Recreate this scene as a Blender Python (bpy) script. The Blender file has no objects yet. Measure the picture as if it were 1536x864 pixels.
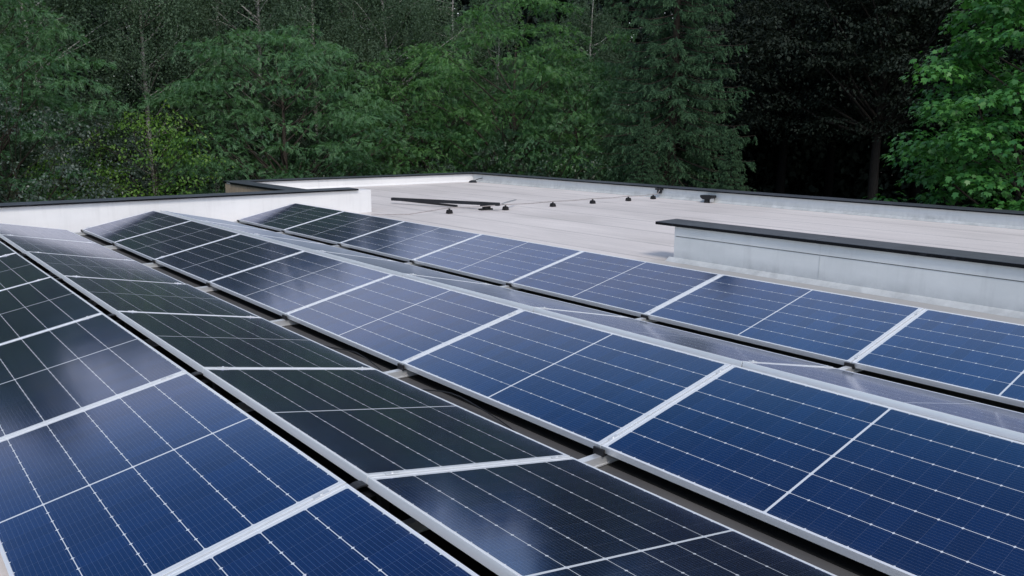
import bpy, bmesh, math, random
import numpy as np
from mathutils import Matrix, Vector

# ------------------------------------------------------------------ camera, world, sun, exposure
S = bpy.context.scene
COL = S.collection
R = math.radians

CAM = np.array([-1.352, -2.5205, 1.5734])
YAW, PITCH, ROLL = 0.6902, 0.1946, 0.00524
cam_d = bpy.data.cameras.new('camera')
cam = bpy.data.objects.new('camera', cam_d)
COL.objects.link(cam)
fw = Vector((math.sin(YAW)*math.cos(PITCH), math.cos(YAW)*math.cos(PITCH), -math.sin(PITCH)))
rt = Vector((math.cos(YAW), -math.sin(YAW), 0))
up = rt.cross(fw)
c_, s_ = math.cos(ROLL), math.sin(ROLL)
r2, u2 = c_*rt + s_*up, -s_*rt + c_*up
cam.matrix_world = Matrix(((r2.x, u2.x, -fw.x, CAM[0]), (r2.y, u2.y, -fw.y, CAM[1]), (r2.z, u2.z, -fw.z, CAM[2]), (0, 0, 0, 1)))
cam_d.sensor_width = 36
cam_d.lens = 1207.4*36/1536
cam_d.clip_start = 0.05
cam_d.clip_end = 2000
S.camera = cam

SUN_EL, SUN_AZ = 48, 206          # azimuth clockwise from +Y
W = bpy.data.worlds.new('World')
S.world = W
W.use_nodes = True
wn, wl = W.node_tree.nodes, W.node_tree.links
wn.clear()
sky = wn.new('ShaderNodeTexSky')
sky.sky_type = 'NISHITA'
sky.sun_disc = False
sky.sun_elevation = R(SUN_EL)
sky.sun_rotation = R(SUN_AZ)
sky.air_density = 1.0
sky.dust_density = 1.0
sky.ozone_density = 1.5
tc = wn.new('ShaderNodeTexCoord')
mp = wn.new('ShaderNodeMapping')
mp.inputs['Scale'].default_value = (1, 1, 2.2)
wl.new(tc.outputs['Generated'], mp.inputs['Vector'])
cl = wn.new('ShaderNodeTexNoise')
cl.inputs['Scale'].default_value = 2.3
cl.inputs['Detail'].default_value = 6
cl.inputs['Roughness'].default_value = 0.55
wl.new(mp.outputs['Vector'], cl.inputs['Vector'])
cr = wn.new('ShaderNodeMapRange')
cr.inputs['From Min'].default_value = 0.36
cr.inputs['From Max'].default_value = 0.66
cr.inputs['To Min'].default_value = 0.5
cr.inputs['To Max'].default_value = 0.9
wl.new(cl.outputs['Fac'], cr.inputs['Value'])
mx = wn.new('ShaderNodeMix')
mx.data_type = 'RGBA'
sx = wn.new('ShaderNodeSeparateXYZ')                               # the cloud sheet thins out towards the zenith
wl.new(tc.outputs['Generated'], sx.inputs[0])
el = wn.new('ShaderNodeMapRange')
el.interpolation_type = 'SMOOTHSTEP'
for i_, v_ in enumerate((.27, .45, 1.0, .06)): el.inputs[i_+1].default_value = v_
lean = wn.new('ShaderNodeMath'); lean.operation = 'MULTIPLY_ADD'      # and reaches higher on the right than on the left
lean.inputs[1].default_value = -.40
wl.new(sx.outputs[0], lean.inputs[0]); wl.new(sx.outputs[2], lean.inputs[2])
wl.new(lean.outputs[0], el.inputs[0])
ml = wn.new('ShaderNodeMath'); ml.operation = 'MULTIPLY'
wl.new(cr.outputs['Result'], ml.inputs[0]); wl.new(el.outputs[0], ml.inputs[1])
wl.new(ml.outputs[0], mx.inputs['Factor'])
wl.new(sky.outputs['Color'], mx.inputs[6])
mx.inputs[7].default_value = (8.3, 8.5, 8.8, 1)
bg = wn.new('ShaderNodeBackground')
bg.inputs['Strength'].default_value = 0.105
wl.new(mx.outputs[2], bg.inputs['Color'])
wo = wn.new('ShaderNodeOutputWorld')
wl.new(bg.outputs['Background'], wo.inputs['Surface'])

sd = bpy.data.lights.new('sun', 'SUN')
sd.energy = 1.15
sd.angle = R(16)
sd.color = (1.0, 0.93, 0.83)
sun = bpy.data.objects.new('sun', sd)
COL.objects.link(sun)
sv = Vector((math.sin(R(SUN_AZ))*math.cos(R(SUN_EL)), math.cos(R(SUN_AZ))*math.cos(R(SUN_EL)), math.sin(R(SUN_EL))))
sun.rotation_euler = sv.to_track_quat('Z', 'Y').to_euler()
sun.location = (0, 0, 30)

S.view_settings.view_transform = 'Standard'
S.view_settings.look = 'None'
S.view_settings.exposure = 0.58
S.view_settings.gamma = 1
S.view_settings.use_curve_mapping = False
S.cycles.max_bounces = 8
S.cycles.diffuse_bounces = 3
S.cycles.glossy_bounces = 4
S.cycles.transparent_max_bounces = 8
S.cycles.use_denoising = True

# ------------------------------------------------------------------ materials
class NT:
    """small helper around a material's node tree"""
    def __init__(self, name):
        self.m = bpy.data.materials.new(name)
        self.m.use_nodes = True
        self.t = self.m.node_tree
        self.t.nodes.clear()
        self.out = self.t.nodes.new('ShaderNodeOutputMaterial')
    def n(self, typ, **kw):
        nd = self.t.nodes.new(typ)
        for k, v in kw.items():
            if k.startswith('i_'):
                nd.inputs[k[2:].replace('_', ' ')].default_value = v
            else:
                setattr(nd, k, v)
        return nd
    def l(self, a, b): self.t.links.new(a, b)
    def val(self, sock, x):
        if isinstance(x, (int, float)): sock.default_value = x
        else: self.l(x, sock)
    def math(self, op, a, b=None, c=None, clamp=False):
        nd = self.n('ShaderNodeMath', operation=op, use_clamp=clamp)
        self.val(nd.inputs[0], a)
        if b is not None: self.val(nd.inputs[1], b)
        if c is not None: self.val(nd.inputs[2], c)
        return nd.outputs[0]
    def mix(self, f, a, b, mode='MIX'):
        nd = self.n('ShaderNodeMix', data_type='RGBA', blend_type=mode)
        self.val(nd.inputs[0], f)
        for i, x in ((6, a), (7, b)):
            if isinstance(x, tuple): nd.inputs[i].default_value = (*x, 1) if len(x) == 3 else x
            else: self.l(x, nd.inputs[i])
        return nd.outputs[2]
    def noise(self, vec, scale, detail=4, rough=.55, dist=0):
        nd = self.n('ShaderNodeTexNoise')
        nd.inputs['Scale'].default_value = scale
        nd.inputs['Detail'].default_value = detail
        nd.inputs['Roughness'].default_value = rough
        nd.inputs['Distortion'].default_value = dist
        if vec is not None: self.l(vec, nd.inputs['Vector'])
        return nd.outputs['Fac']
    def ramp(self, x, lo, hi, a=0., b=1.):
        nd = self.n('ShaderNodeMapRange')
        self.l(x, nd.inputs[0])
        for i, v in enumerate((lo, hi, a, b)): nd.inputs[i+1].default_value = v
        return nd.outputs[0]
    def obj(self, scale=None):
        v = self.n('ShaderNodeTexCoord').outputs['Object']
        if scale:
            mpn = self.n('ShaderNodeMapping')
            mpn.inputs['Scale'].default_value = scale
            self.l(v, mpn.inputs['Vector'])
            v = mpn.outputs['Vector']
        return v
    def pbsdf(self, color, rough=.5, metal=0., spec=.5, bump=None, bump_d=.01, bump_s=.5):
        p = self.n('ShaderNodeBsdfPrincipled')
        if isinstance(color, tuple): p.inputs['Base Color'].default_value = (*color, 1)
        else: self.l(color, p.inputs['Base Color'])
        self.val(p.inputs['Roughness'], rough)
        self.val(p.inputs['Metallic'], metal)
        self.val(p.inputs['Specular IOR Level'], spec)
        if bump is not None:
            b = self.n('ShaderNodeBump')
            b.inputs['Distance'].default_value = bump_d
            b.inputs['Strength'].default_value = bump_s
            self.l(bump, b.inputs['Height'])
            self.l(b.outputs['Normal'], p.inputs['Normal'])
        return p
    def done(self, shader):
        self.l(shader, self.out.inputs['Surface'])
        return self.m

def m_roof():
    t = NT('pale_roof_membrane')
    o = t.obj()
    xyz = t.n('ShaderNodeSeparateXYZ'); t.l(o, xyz.inputs[0])
    # overlapping sheets 1.05 m wide laid along Y; the joint wanders a little
    wob = t.math('MULTIPLY', t.math('SUBTRACT', t.noise(t.obj((.1, .5, 1)), 1.5, 2), .5), .03)
    u = t.math('DIVIDE', t.math('ADD', xyz.outputs[0], wob), 1.05)
    fr = t.math('FRACT', u)
    sheet = t.n('ShaderNodeTexWhiteNoise', noise_dimensions='1D')
    t.l(t.math('FLOOR', u), sheet.inputs['W'])
    seam = t.math('LESS_THAN', fr, .016)
    lap = t.ramp(fr, .016, .11, 1, 0)
    big = t.noise(t.obj((1, .35, 1)), .9, 6, .6)
    fine = t.noise(o, 22, 3, .6)
    streak = t.noise(t.obj((3.5, .22, 1)), 2.2, 4, .6)
    base = t.mix(t.ramp(big, .35, .68), (.72, .665, .635), (.87, .805, .77))
    base = t.mix(t.ramp(sheet.outputs[0], 0, 1, 0, .16), base, (.47, .45, .44))
    base = t.mix(t.ramp(streak, .48, .72, 0, .30), base, (.40, .38, .37))
    base = t.mix(t.ramp(fine, .4, .7, 0, .12), base, (.33, .32, .31))
    base = t.mix(t.math('MULTIPLY', lap, .22), base, (.40, .38, .37))
    base = t.mix(t.math('MULTIPLY', seam, .7), base, (.16, .15, .15))
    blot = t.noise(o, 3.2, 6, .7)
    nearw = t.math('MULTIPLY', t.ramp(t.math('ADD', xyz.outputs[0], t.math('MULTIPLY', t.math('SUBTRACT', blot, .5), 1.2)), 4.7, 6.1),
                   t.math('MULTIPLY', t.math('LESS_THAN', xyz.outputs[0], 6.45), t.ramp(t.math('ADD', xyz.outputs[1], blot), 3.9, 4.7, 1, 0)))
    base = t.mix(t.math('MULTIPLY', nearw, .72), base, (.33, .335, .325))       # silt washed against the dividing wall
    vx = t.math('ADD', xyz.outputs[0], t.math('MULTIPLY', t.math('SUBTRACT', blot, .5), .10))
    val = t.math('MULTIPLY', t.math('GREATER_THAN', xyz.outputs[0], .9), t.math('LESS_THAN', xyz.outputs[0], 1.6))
    valley_shade = t.math('MULTIPLY', t.math('MULTIPLY', t.ramp(vx, 1.06, 1.22), val), t.math('LESS_THAN', xyz.outputs[1], 10.8))
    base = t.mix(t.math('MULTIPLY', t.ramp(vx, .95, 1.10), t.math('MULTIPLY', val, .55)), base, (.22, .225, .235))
    base = t.mix(t.math('MULTIPLY', valley_shade, .86), base, (.042, .044, .047))       # shade of the valley between the rows, painted into the roof colour
    puddle = t.math('MULTIPLY', t.ramp(t.noise(t.obj((1, .6, 1)), .55, 3, .5), .56, .62), .16)
    base = t.mix(puddle, base, (.42, .39, .36))
    h = t.math('ADD', t.math('MULTIPLY', fine, .3), t.math('MULTIPLY', t.math('LESS_THAN', fr, .09), 1.2))
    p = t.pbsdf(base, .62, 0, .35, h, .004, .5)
    return t.done(p.outputs[0])

def m_wall_white():
    t = NT('white_wall_membrane')
    o = t.obj()
    n1 = t.noise(t.obj((.6, 1, 1.6)), 1.4, 5, .6)
    n2 = t.noise(t.obj((5, 5, .5)), 1.8, 4, .6)
    c = t.mix(t.ramp(n1, .35, .7), (.84, .84, .845), (.76, .76, .77))
    c = t.mix(t.ramp(n2, .52, .75, 0, .25), c, (.55, .55, .55))
    p = t.pbsdf(c, .55, 0, .35, t.noise(o, 3, 3), .02, .25)
    return t.done(p.outputs[0])

def m_wall_grey():
    t = NT('weathered_grey_membrane')
    o = t.obj()
    xyz = t.n('ShaderNodeSeparateXYZ'); t.l(o, xyz.inputs[0])
    n1 = t.noise(t.obj((1, .8, 1.4)), 1.3, 6, .62)
    run = t.noise(t.obj((1, 4.5, .6)), 1.6, 6, .7)
    blot = t.noise(o, 5, 6, .7)
    c = t.mix(t.ramp(n1, .3, .7), (.76, .78, .785), (.63, .655, .66))
    c = t.mix(t.ramp(run, .5, .8, 0, .28), c, (.36, .37, .38))
    # splashed dirt collects as ragged stains just over the fillet
    low = t.ramp(t.math('ADD', xyz.outputs[2], t.math('MULTIPLY', t.math('SUBTRACT', n1, .5), .22)), .02, .17, 1, 0)
    st = t.math('MULTIPLY', low, t.ramp(blot, .25, .75))
    c = t.mix(t.math('MULTIPLY', st, .75), c, (.25, .27, .28))
    p = t.pbsdf(c, .55, 0, .4, t.noise(o, 2.5, 3), .03, .3)
    return t.done(p.outputs[0])

def m_coping():
    t = NT('anthracite_coping')
    o = t.obj()
    geo = t.n('ShaderNodeNewGeometry')
    xyz = t.n('ShaderNodeSeparateXYZ'); t.l(geo.outputs['Normal'], xyz.inputs[0])
    n = t.noise(o, 1.7, 6, .65)
    spots = t.noise(o, 14, 4, .6)
    f = t.math('MULTIPLY', t.math('GREATER_THAN', xyz.outputs[2], .6), t.ramp(n, .25, .75, .55, 1))   # flat top is paler and shinier than the edges
    c = t.mix(f, (.006, .007, .009), (.085, .096, .115))
    c = t.mix(t.ramp(spots, .58, .68, 0, .4), c, (.05, .055, .065))
    return t.done(t.pbsdf(c, .45, 0, t.math('MULTIPLY_ADD', f, .35, .12)).outputs[0])

def m_simple(name, col, rough=.5, metal=0., spec=.5, var=.25, scale=8., bump=0., stretch=None):
    t = NT(name)
    o = t.obj(stretch)
    n = t.noise(o, scale, 5, .6)
    dark = tuple(x*(1-var) for x in col)
    lite = tuple(min(1, x*(1+var)) for x in col)
    c = t.mix(t.ramp(n, .3, .7), dark, lite)
    r = t.ramp(t.noise(o, scale*.6, 4), .3, .7, max(.05, rough-.08), rough+.08)
    p = t.pbsdf(c, r, metal, spec, n if bump else None, bump or .01, .5)
    return t.done(p.outputs[0])

PL, PW = 1.768, 1.040              # panel length (along Y) and width (up the slope)
FL = 0.012                         # visible frame flange
def m_cells():
    """mono half-cell laminate: white backsheet, 6 strings of 20 half cells, fine busbars, coated blue silicon under glass"""
    t = NT('solar_cell_glass')
    o = t.obj()
    xyz = t.n('ShaderNodeSeparateXYZ'); t.l(o, xyz.inputs[0])
    x, y = xyz.outputs[0], xyz.outputs[1]
    cw, gx = .1664, .0029
    span = 6*cw + 5*gx
    x0 = -span/2
    ux = t.math('DIVIDE', t.math('SUBTRACT', x, x0), cw+gx)
    inx = t.math('MULTIPLY', t.math('GREATER_THAN', x, x0), t.math('LESS_THAN', x, -x0))
    fx = t.math('MULTIPLY', t.math('FRACT', ux), cw+gx)             # metres inside the strip
    ay = t.math('ABSOLUTE', y)
    ch, gy, mid = .0835, .0014, .0055
    y1 = mid + 10*(ch+gy)
    iny = t.math('MULTIPLY', t.math('GREATER_THAN', ay, mid), t.math('LESS_THAN', ay, y1))
    uy = t.math('DIVIDE', t.math('SUBTRACT', ay, mid), ch+gy)
    fy = t.math('MULTIPLY', t.math('FRACT', uy), ch+gy)
    incx = t.math('LESS_THAN', fx, cw)
    incy = t.math('LESS_THAN', fy, ch)
    cell = t.math('MULTIPLY', t.math('MULTIPLY', inx, iny), incx)
    # cut corners of the cells: small diamonds of backsheet
    dx = t.math('MINIMUM', fx, t.math('SUBTRACT', cw, fx))
    dy = t.math('MINIMUM', fy, t.math('SUBTRACT', ch, fy))
    corner = t.math('GREATER_THAN', t.math('ADD', dx, dy), .0046)
    cell = t.math('MULTIPLY', cell, corner)
    gap_y = t.math('SUBTRACT', 1, incy)
    # ten fine silver busbars per strip
    bb = t.math('FRACT', t.math('DIVIDE', fx, cw/10))
    bus = t.math('LESS_THAN', t.math('ABSOLUTE', t.math('SUBTRACT', bb, .5)), .030)
    # each cell a touch different
    idx = t.n('ShaderNodeCombineXYZ')
    t.l(t.math('FLOOR', ux), idx.inputs[0]); t.l(t.math('FLOOR', t.math('ADD', t.math('MULTIPLY', t.math('SIGN', y), uy), 30)), idx.inputs[1])
    wnz = t.n('ShaderNodeTexWhiteNoise', noise_dimensions='3D')
    rnd = t.n('ShaderNodeObjectInfo').outputs['Random']
    t.l(rnd, idx.inputs[2])
    t.l(idx.outputs[0], wnz.inputs['Vector'])
    cv = t.ramp(wnz.outputs[0], 0, 1, .88, 1.12)
    pv = t.ramp(rnd, 0, 1, .9, 1.1)
    grain = t.ramp(t.noise(t.obj(), 260, 2, .7), .3, .7, .75, 1.25)
    k = t.math('MULTIPLY', t.math('MULTIPLY', cv, pv), grain)
    vm = t.n('ShaderNodeVectorMath', operation='SCALE'); vm.inputs[0].default_value = (.006, .050, .165); t.l(k, vm.inputs['Scale'])
    silicon_gloss = vm.outputs[0]
    d = t.n('ShaderNodeBsdfDiffuse')
    dcol = t.mix(t.math('MULTIPLY', bus, .22), (.0038, .0062, .015), (.26, .30, .36))
    dcol = t.mix(t.math('MULTIPLY', gap_y, .25), dcol, (.16, .18, .22))
    t.l(dcol, d.inputs['Color'])
    g = t.n('ShaderNodeBsdfGlossy'); g.inputs['Roughness'].default_value = .17
    t.l(silicon_gloss, g.inputs['Color'])
    silicon = t.n('ShaderNodeAddShader'); t.l(d.outputs[0], silicon.inputs[0]); t.l(g.outputs[0], silicon.inputs[1])
    white = t.n('ShaderNodeBsdfDiffuse'); white.inputs['Color'].default_value = (.66, .69, .72, 1)
    under = t.n('ShaderNodeMixShader')
    t.l(cell, under.inputs[0]); t.l(white.outputs[0], under.inputs[1]); t.l(silicon.outputs[0], under.inputs[2])
    # anti-reflective glass on top with a film of dust
    gl = t.n('ShaderNodeBsdfGlossy')
    lw = t.n('ShaderNodeLayerWeight'); lw.inputs['Blend'].default_value = .5
    t.l(t.mix(t.ramp(lw.outputs['Facing'], .50, .66), (.30, .72, 1.0), (.98, .95, 1.0)), gl.inputs['Color'])   # blue tint of the anti-reflective coat, gone at grazing angles
    dust = t.noise(t.obj((1, 1, 1)), 4, 6, .7)
    t.l(t.ramp(dust, .3, .75, .075, .13), gl.inputs['Roughness'])
    fr = t.n('ShaderNodeFresnel'); fr.inputs['IOR'].default_value = 1.35
    top = t.n('ShaderNodeMixShader')
    t.l(fr.outputs[0], top.inputs[0]); t.l(under.outputs[0], top.inputs[1]); t.l(gl.outputs[0], top.inputs[2])
    dd = t.n('ShaderNodeBsdfDiffuse'); dd.inputs['Color'].default_value = (.34, .39, .46, 1)
    fin = t.n('ShaderNodeMixShader')
    geo = t.n('ShaderNodeNewGeometry')
    dot = t.n('ShaderNodeVectorMath', operation='DOT_PRODUCT')
    t.l(geo.outputs['Normal'], dot.inputs[0]); t.l(geo.outputs['Incoming'], dot.inputs[1])
    cs = t.math('MAXIMUM', t.math('ABSOLUTE', dot.outputs['Value']), .03)
    film = t.math('SUBTRACT', 1, t.math('EXPONENT', t.math('DIVIDE', -.0019, t.math('MULTIPLY', cs, cs))))   # a soiling film closes up at grazing angles
    spots = t.math('GREATER_THAN', t.noise(t.obj(), 55, 2, .5), .77)
    edge = t.math('MULTIPLY', t.ramp(t.math('ABSOLUTE', x), .455, .512, 0, .055), t.ramp(t.noise(t.obj((1, 1, 1)), 9, 5, .7), .35, .7))   # silt line along the long edges
    t.l(t.math('ADD', t.math('ADD', t.ramp(dust, .4, .8, .001, .011), film), t.math('ADD', t.math('MULTIPLY', spots, .14), edge), clamp=True), fin.inputs[0])
    t.l(top.outputs[0], fin.inputs[1]); t.l(dd.outputs[0], fin.inputs[2])
    return t.done(fin.outputs[0])

def m_leaf(name, c1, c2, trans=.22, rough=.45, spec=.4, pale=None):
    t = NT(name)
    at = t.n('ShaderNodeAttribute', attribute_name='tint')
    oi = t.n('ShaderNodeObjectInfo')
    f = t.math('ADD', at.outputs['Fac'], t.math('MULTIPLY', t.math('SUBTRACT', oi.outputs['Random'], .5), .25), clamp=True)
    c = t.mix(f, c1, c2)
    if pale:                                                        # pale underside of the leaf
        geo = t.n('ShaderNodeNewGeometry')
        c = t.mix(geo.outputs['Backfacing'], c, pale)
    p = t.pbsdf(c, rough, 0, spec)
    tr = t.n('ShaderNodeBsdfTranslucent')
    t.l(t.mix(1, c, (1.3, 1.5, .6), 'MULTIPLY'), tr.inputs['Color'])
    mxs = t.n('ShaderNodeMixShader'); mxs.inputs[0].default_value = trans
    t.l(p.outputs[0], mxs.inputs[1]); t.l(tr.outputs[0], mxs.inputs[2])
    return t.done(mxs.outputs[0])

def m_birch_bark():
    t = NT('birch_bark')
    n = t.noise(t.obj((3, 3, 9)), 2.5, 5, .7)
    n2 = t.noise(t.obj((1, 1, .5)), 2, 3)
    c = t.mix(t.ramp(n, .5, .6), (.55, .54, .50), (.06, .055, .05))
    c = t.mix(t.ramp(n2, .4, .6, 0, .7), c, (.12, .11, .10))
    return t.done(t.pbsdf(c, .8).outputs[0])

def m_wood():
    t = NT('pale_timber_cladding')
    n = t.noise(t.obj((6, 6, .6)), 5, 5, .6)
    c = t.mix(t.ramp(n, .3, .7), (.40, .325, .24), (.28, .22, .16))
    return t.done(t.pbsdf(c, .7).outputs[0])

M = dict(
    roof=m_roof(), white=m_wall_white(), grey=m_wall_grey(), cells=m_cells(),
    coping=m_coping(),
    alu=m_simple('brushed_aluminium', (.86, .88, .90), .36, .35, .5, .08, 14, 0, (1, .1, 1)),
    alu_rail=m_simple('mill_aluminium_rail', (.78, .79, .80), .38, .6, .5, .08, 10, 0, (.1, 1, 1)),
    black=m_simple('black_plastic', (.014, .014, .016), .5, 0, .4, .3, 12),
    darkmetal=m_simple('dark_painted_steel', (.016, .017, .021), .5, 0, .4, .3, 6),
    wire=m_simple('conductor_wire', (.40, .36, .35), .5, .3, .5, .2, 20),
    backsheet=m_simple('black_backsheet', (.03, .03, .03), .6), gap_shade=m_simple('gap_shade_black', (.012, .012, .012), .8, 0, .2, .3, 20),
    render=m_simple('facade_render', (.52, .50, .47), .85, 0, .3, .1, 3, .004),
    wood=m_wood(), bark=m_simple('dark_bark', (.055, .045, .037), .9, 0, .2, .4, 14, .02, (2, 2, .4)),
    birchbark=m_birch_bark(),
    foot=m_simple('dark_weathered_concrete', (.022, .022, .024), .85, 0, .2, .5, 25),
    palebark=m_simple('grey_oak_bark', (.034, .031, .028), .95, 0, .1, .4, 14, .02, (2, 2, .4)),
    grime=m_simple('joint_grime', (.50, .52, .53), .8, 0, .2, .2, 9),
    shadedbark=m_simple('shaded_oak_bark', (.006, .006, .006), .95, 0, .05, .4, 14, .02, (2, 2, .4)),  # near black bark paints in the shade of the hollow
    soil=m_simple('forest_floor', (.030, .026, .018), .95, 0, .2, .5, .7, .05),
    steel=m_simple('galvanised_strip', (.55, .56, .57), .4, .6, .5, .15, 12),
)

# ------------------------------------------------------------------ mesh helpers
def obj(name, me, mat=None, parent=None):
    if isinstance(me, bmesh.types.BMesh):
        b = me; me = bpy.data.meshes.new(name); b.to_mesh(me); b.free()
    if mat is not None:
        me.materials.clear(); me.materials.append(mat)
    o = bpy.data.objects.new(name, me)
    COL.objects.link(o)
    o.parent = parent
    return o
def tag(o, label=None, cat=None, group=None, kind=None):
    for k, v in (('label', label), ('category', cat), ('group', group), ('kind', kind)):
        if v: o[k] = v
    return o
def empty(name, loc, label, cat, group=None, rot=(0, 0, 0)):
    o = bpy.data.objects.new(name, None)
    COL.objects.link(o)
    o.location = loc; o.rotation_euler = rot
    o.empty_display_size = .2
    return tag(o, label, cat, group)
def copy_tree(o, parent=None):
    c = o.copy(); COL.objects.link(c)
    if parent: c.parent = parent
    for ch in list(o.children): copy_tree(ch, c)
    return c
def box(bm, x0, x1, y0, y1, z0, z1, bev=0.0):
    g = bmesh.ops.create_cube(bm, size=1)
    vs = g['verts']
    for v in vs:
        v.co = Vector((x0 if v.co.x < 0 else x1, y0 if v.co.y < 0 else y1, z0 if v.co.z < 0 else z1))
    if bev:
        es = list({e for v in vs for e in v.link_edges})
        bmesh.ops.bevel(bm, geom=es, offset=bev, segments=2, affect='EDGES', profile=.6)
    return bm
def prism(bm, poly, axis, a, b):
    """extrude a 2-D polygon along an axis; poly holds the two other coordinates in xyz order"""
    def P(p, t):
        q = list(p); q.insert('xyz'.index(axis), t); return q
    A = [bm.verts.new(P(p, a)) for p in poly]; B = [bm.verts.new(P(p, b)) for p in poly]
    n = len(poly)
    bm.faces.new(A); bm.faces.new(B[::-1])
    for i in range(n): bm.faces.new((A[i], B[i], B[(i+1) % n], A[(i+1) % n]))
    bmesh.ops.recalc_face_normals(bm, faces=bm.faces[:])
    return bm
def tube_np(paths, sides=7):
    """paths: list of (points (n,3), radii (n,)) -> verts, quads"""
    V, F, base = [], [], 0
    for P, rad in paths:
        P = np.asarray(P, float); n = len(P)
        T = np.gradient(P, axis=0); T /= np.linalg.norm(T, axis=1)[:, None] + 1e-9
        ref = np.where(np.abs(T[:, 2:3]) > .9, np.array([[1., 0, 0]]), np.array([[0, 0, 1.]]))
        A = np.cross(T, ref); A /= np.linalg.norm(A, axis=1)[:, None] + 1e-9
        B = np.cross(T, A)
        a = np.arange(sides)*2*np.pi/sides
        ring = P[:, None, :] + np.asarray(rad)[:, None, None]*(np.cos(a)[None, :, None]*A[:, None, :] + np.sin(a)[None, :, None]*B[:, None, :])
        V.append(ring.reshape(-1, 3))
        i = np.arange(n-1)[:, None]*sides; j = np.arange(sides)[None, :]; j2 = (j+1) % sides
        F.append((base + np.stack([i+j, i+j2, i+sides+j2, i+sides+j], -1)).reshape(-1, 4))
        base += n*sides
    return np.concatenate(V), np.concatenate(F)
def np_mesh(name, V, F, tint=None, smooth=False):
    me = bpy.data.meshes.new(name)
    nf, k = F.shape
    me.vertices.add(len(V)); me.vertices.foreach_set('co', np.asarray(V, np.float32).ravel())
    me.loops.add(nf*k); me.loops.foreach_set('vertex_index', F.astype(np.int32).ravel())
    me.polygons.add(nf); me.polygons.foreach_set('loop_start', np.arange(0, nf*k, k, dtype=np.int32))
    if tint is not None:
        at = me.attributes.new('tint', 'FLOAT', 'POINT'); at.data.foreach_set('value', np.asarray(tint, np.float32))
    me.update(calc_edges=True); me.validate()
    if smooth: me.polygons.foreach_set('use_smooth', np.ones(nf, bool))
    return me
def wire(name, paths, mat, parent=None, sides=6):
    V, F = tube_np(paths, sides)
    return obj(name, np_mesh(name, V, F, smooth=True), mat, parent)
def unit(v): return v/(np.linalg.norm(v, axis=-1, keepdims=True) + 1e-9)

# ------------------------------------------------------------------ ground
GZ = -3.6
bm = bmesh.new()
bmesh.ops.create_grid(bm, x_segments=60, y_segments=60, size=400)
rg = random.Random(3)
for v in bm.verts:
    v.co.z = GZ + (rg.uniform(-.15, .15) if abs(v.co.x) > 20 or abs(v.co.y) > 25 else 0)
tag(obj('ground', bm, M['soil']), kind='structure')

# ------------------------------------------------------------------ the building
bld = empty('flat_roofed_building', (0, 0, GZ), 'low flat roofed building with pale membrane roof, white and grey parapets', 'building')
def bpart(name, bm, mat, label=None, parent=None):
    o = obj(name, bm, mat, parent or bld)
    if (parent or bld) is bld: o.location = (0, 0, -GZ)
    if label: o['label'] = label
    return o
XL, XR, YN = -16.0, 13.51, -13.0
bm = bmesh.new()
vs = [bm.verts.new(p) for p in ((XL, YN, 0), (XR+.35, YN, 0), (XR+.35, 17.72, 0), (6.05, 17.72, 0), (6.05, 11.40, 0), (XL, 11.40, 0))]
bm.faces.new(vs)
g = bmesh.ops.extrude_face_region(bm, geom=bm.faces[:])
for v in g['geom']:
    if isinstance(v, bmesh.types.BMVert): v.co.z = -.25
bmesh.ops.recalc_face_normals(bm, faces=bm.faces[:])
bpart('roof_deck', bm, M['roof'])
bm = bmesh.new()
box(bm, XL+.02, XR+.30, YN+.02, 11.34, GZ-.1, -.252)
box(bm, 6.13, XR+.30, 11.345, 17.66, GZ-.1, -.252)
bpart('facade', bm, M['render'])
# timber boards on the outer side of the taller back block
bm = bmesh.new()
y = 11.45
while y < 17.70:
    box(bm, 6.015, 6.048, y, y+.085, GZ+.3, .205, .004); y += .105
x = 6.10
while x < XR+.3:
    box(bm, x, x+.085, 17.722, 17.755, GZ+.3, .205, .004); x += .105
bpart('timber_cladding', bm, M['wood'])

def coping_x(bm, x0, x1, y0, y1, z):      # along X, front edge at y0
    prism(bm, [(y0, z-.004), (y0+.004, z), (y1, z+.006), (y1+.004, z+.002), (y1+.004, z-.05), (y1-.004, z-.05), (y1-.004, z-.012), (y0+.010, z-.016), (y0+.008, z-.030), (y0, z-.030)], 'x', x0, x1)
def coping_y(bm, y0, y1, x0, x1, z, lip=.030):      # along Y, front edge at x0
    prism(bm, [(x0, z-.004), (x0+.004, z), (x1, z+.006), (x1+.004, z+.002), (x1+.004, z-.05), (x1-.004, z-.05), (x1-.004, z-.012), (x0+.010, z-.016), (x0+.008, z-lip), (x0, z-lip)], 'y', y0, y1)

# white parapet behind the array
bm = bmesh.new(); box(bm, XL, 6.39, 11.10, 11.40, .001, .430)
w1 = bpart('parapet', bm, M['white'], 'white parapet behind the solar panels')
bm = bmesh.new()
for a, b in ((XL, -2.95), (-2.945, 2.80), (2.805, 6.10)):
    coping_x(bm, a, b, 11.05, 11.45, .462)
o = obj('coping', bm, M['coping'], w1)
# far parapet
bm = bmesh.new(); box(bm, 6.051, XR+.349, 17.37, 17.719, .001, .236)
prism(bm, [(17.37, .002), (17.37, .05), (17.33, .002)], 'x', 6.40, XR-.001)
w2 = bpart('parapet', bm, M['white'], 'white far parapet of the back roof')
bm = bmesh.new(); coping_x(bm, 5.99, XR+.40, 17.32, 17.77, .264)
obj('coping', bm, M['coping'], w2)
# short return on the timber side
bm = bmesh.new(); box(bm, 6.052, 6.39, 11.402, 17.368, .001, .236)
w5 = bpart('parapet', bm, M['white'], 'return parapet over the timber cladding')
bm = bmesh.new(); coping_y(bm, 11.46, 17.315, 5.99, 6.44, .262, .05)
obj('coping', bm, M['coping'], w5)
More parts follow.
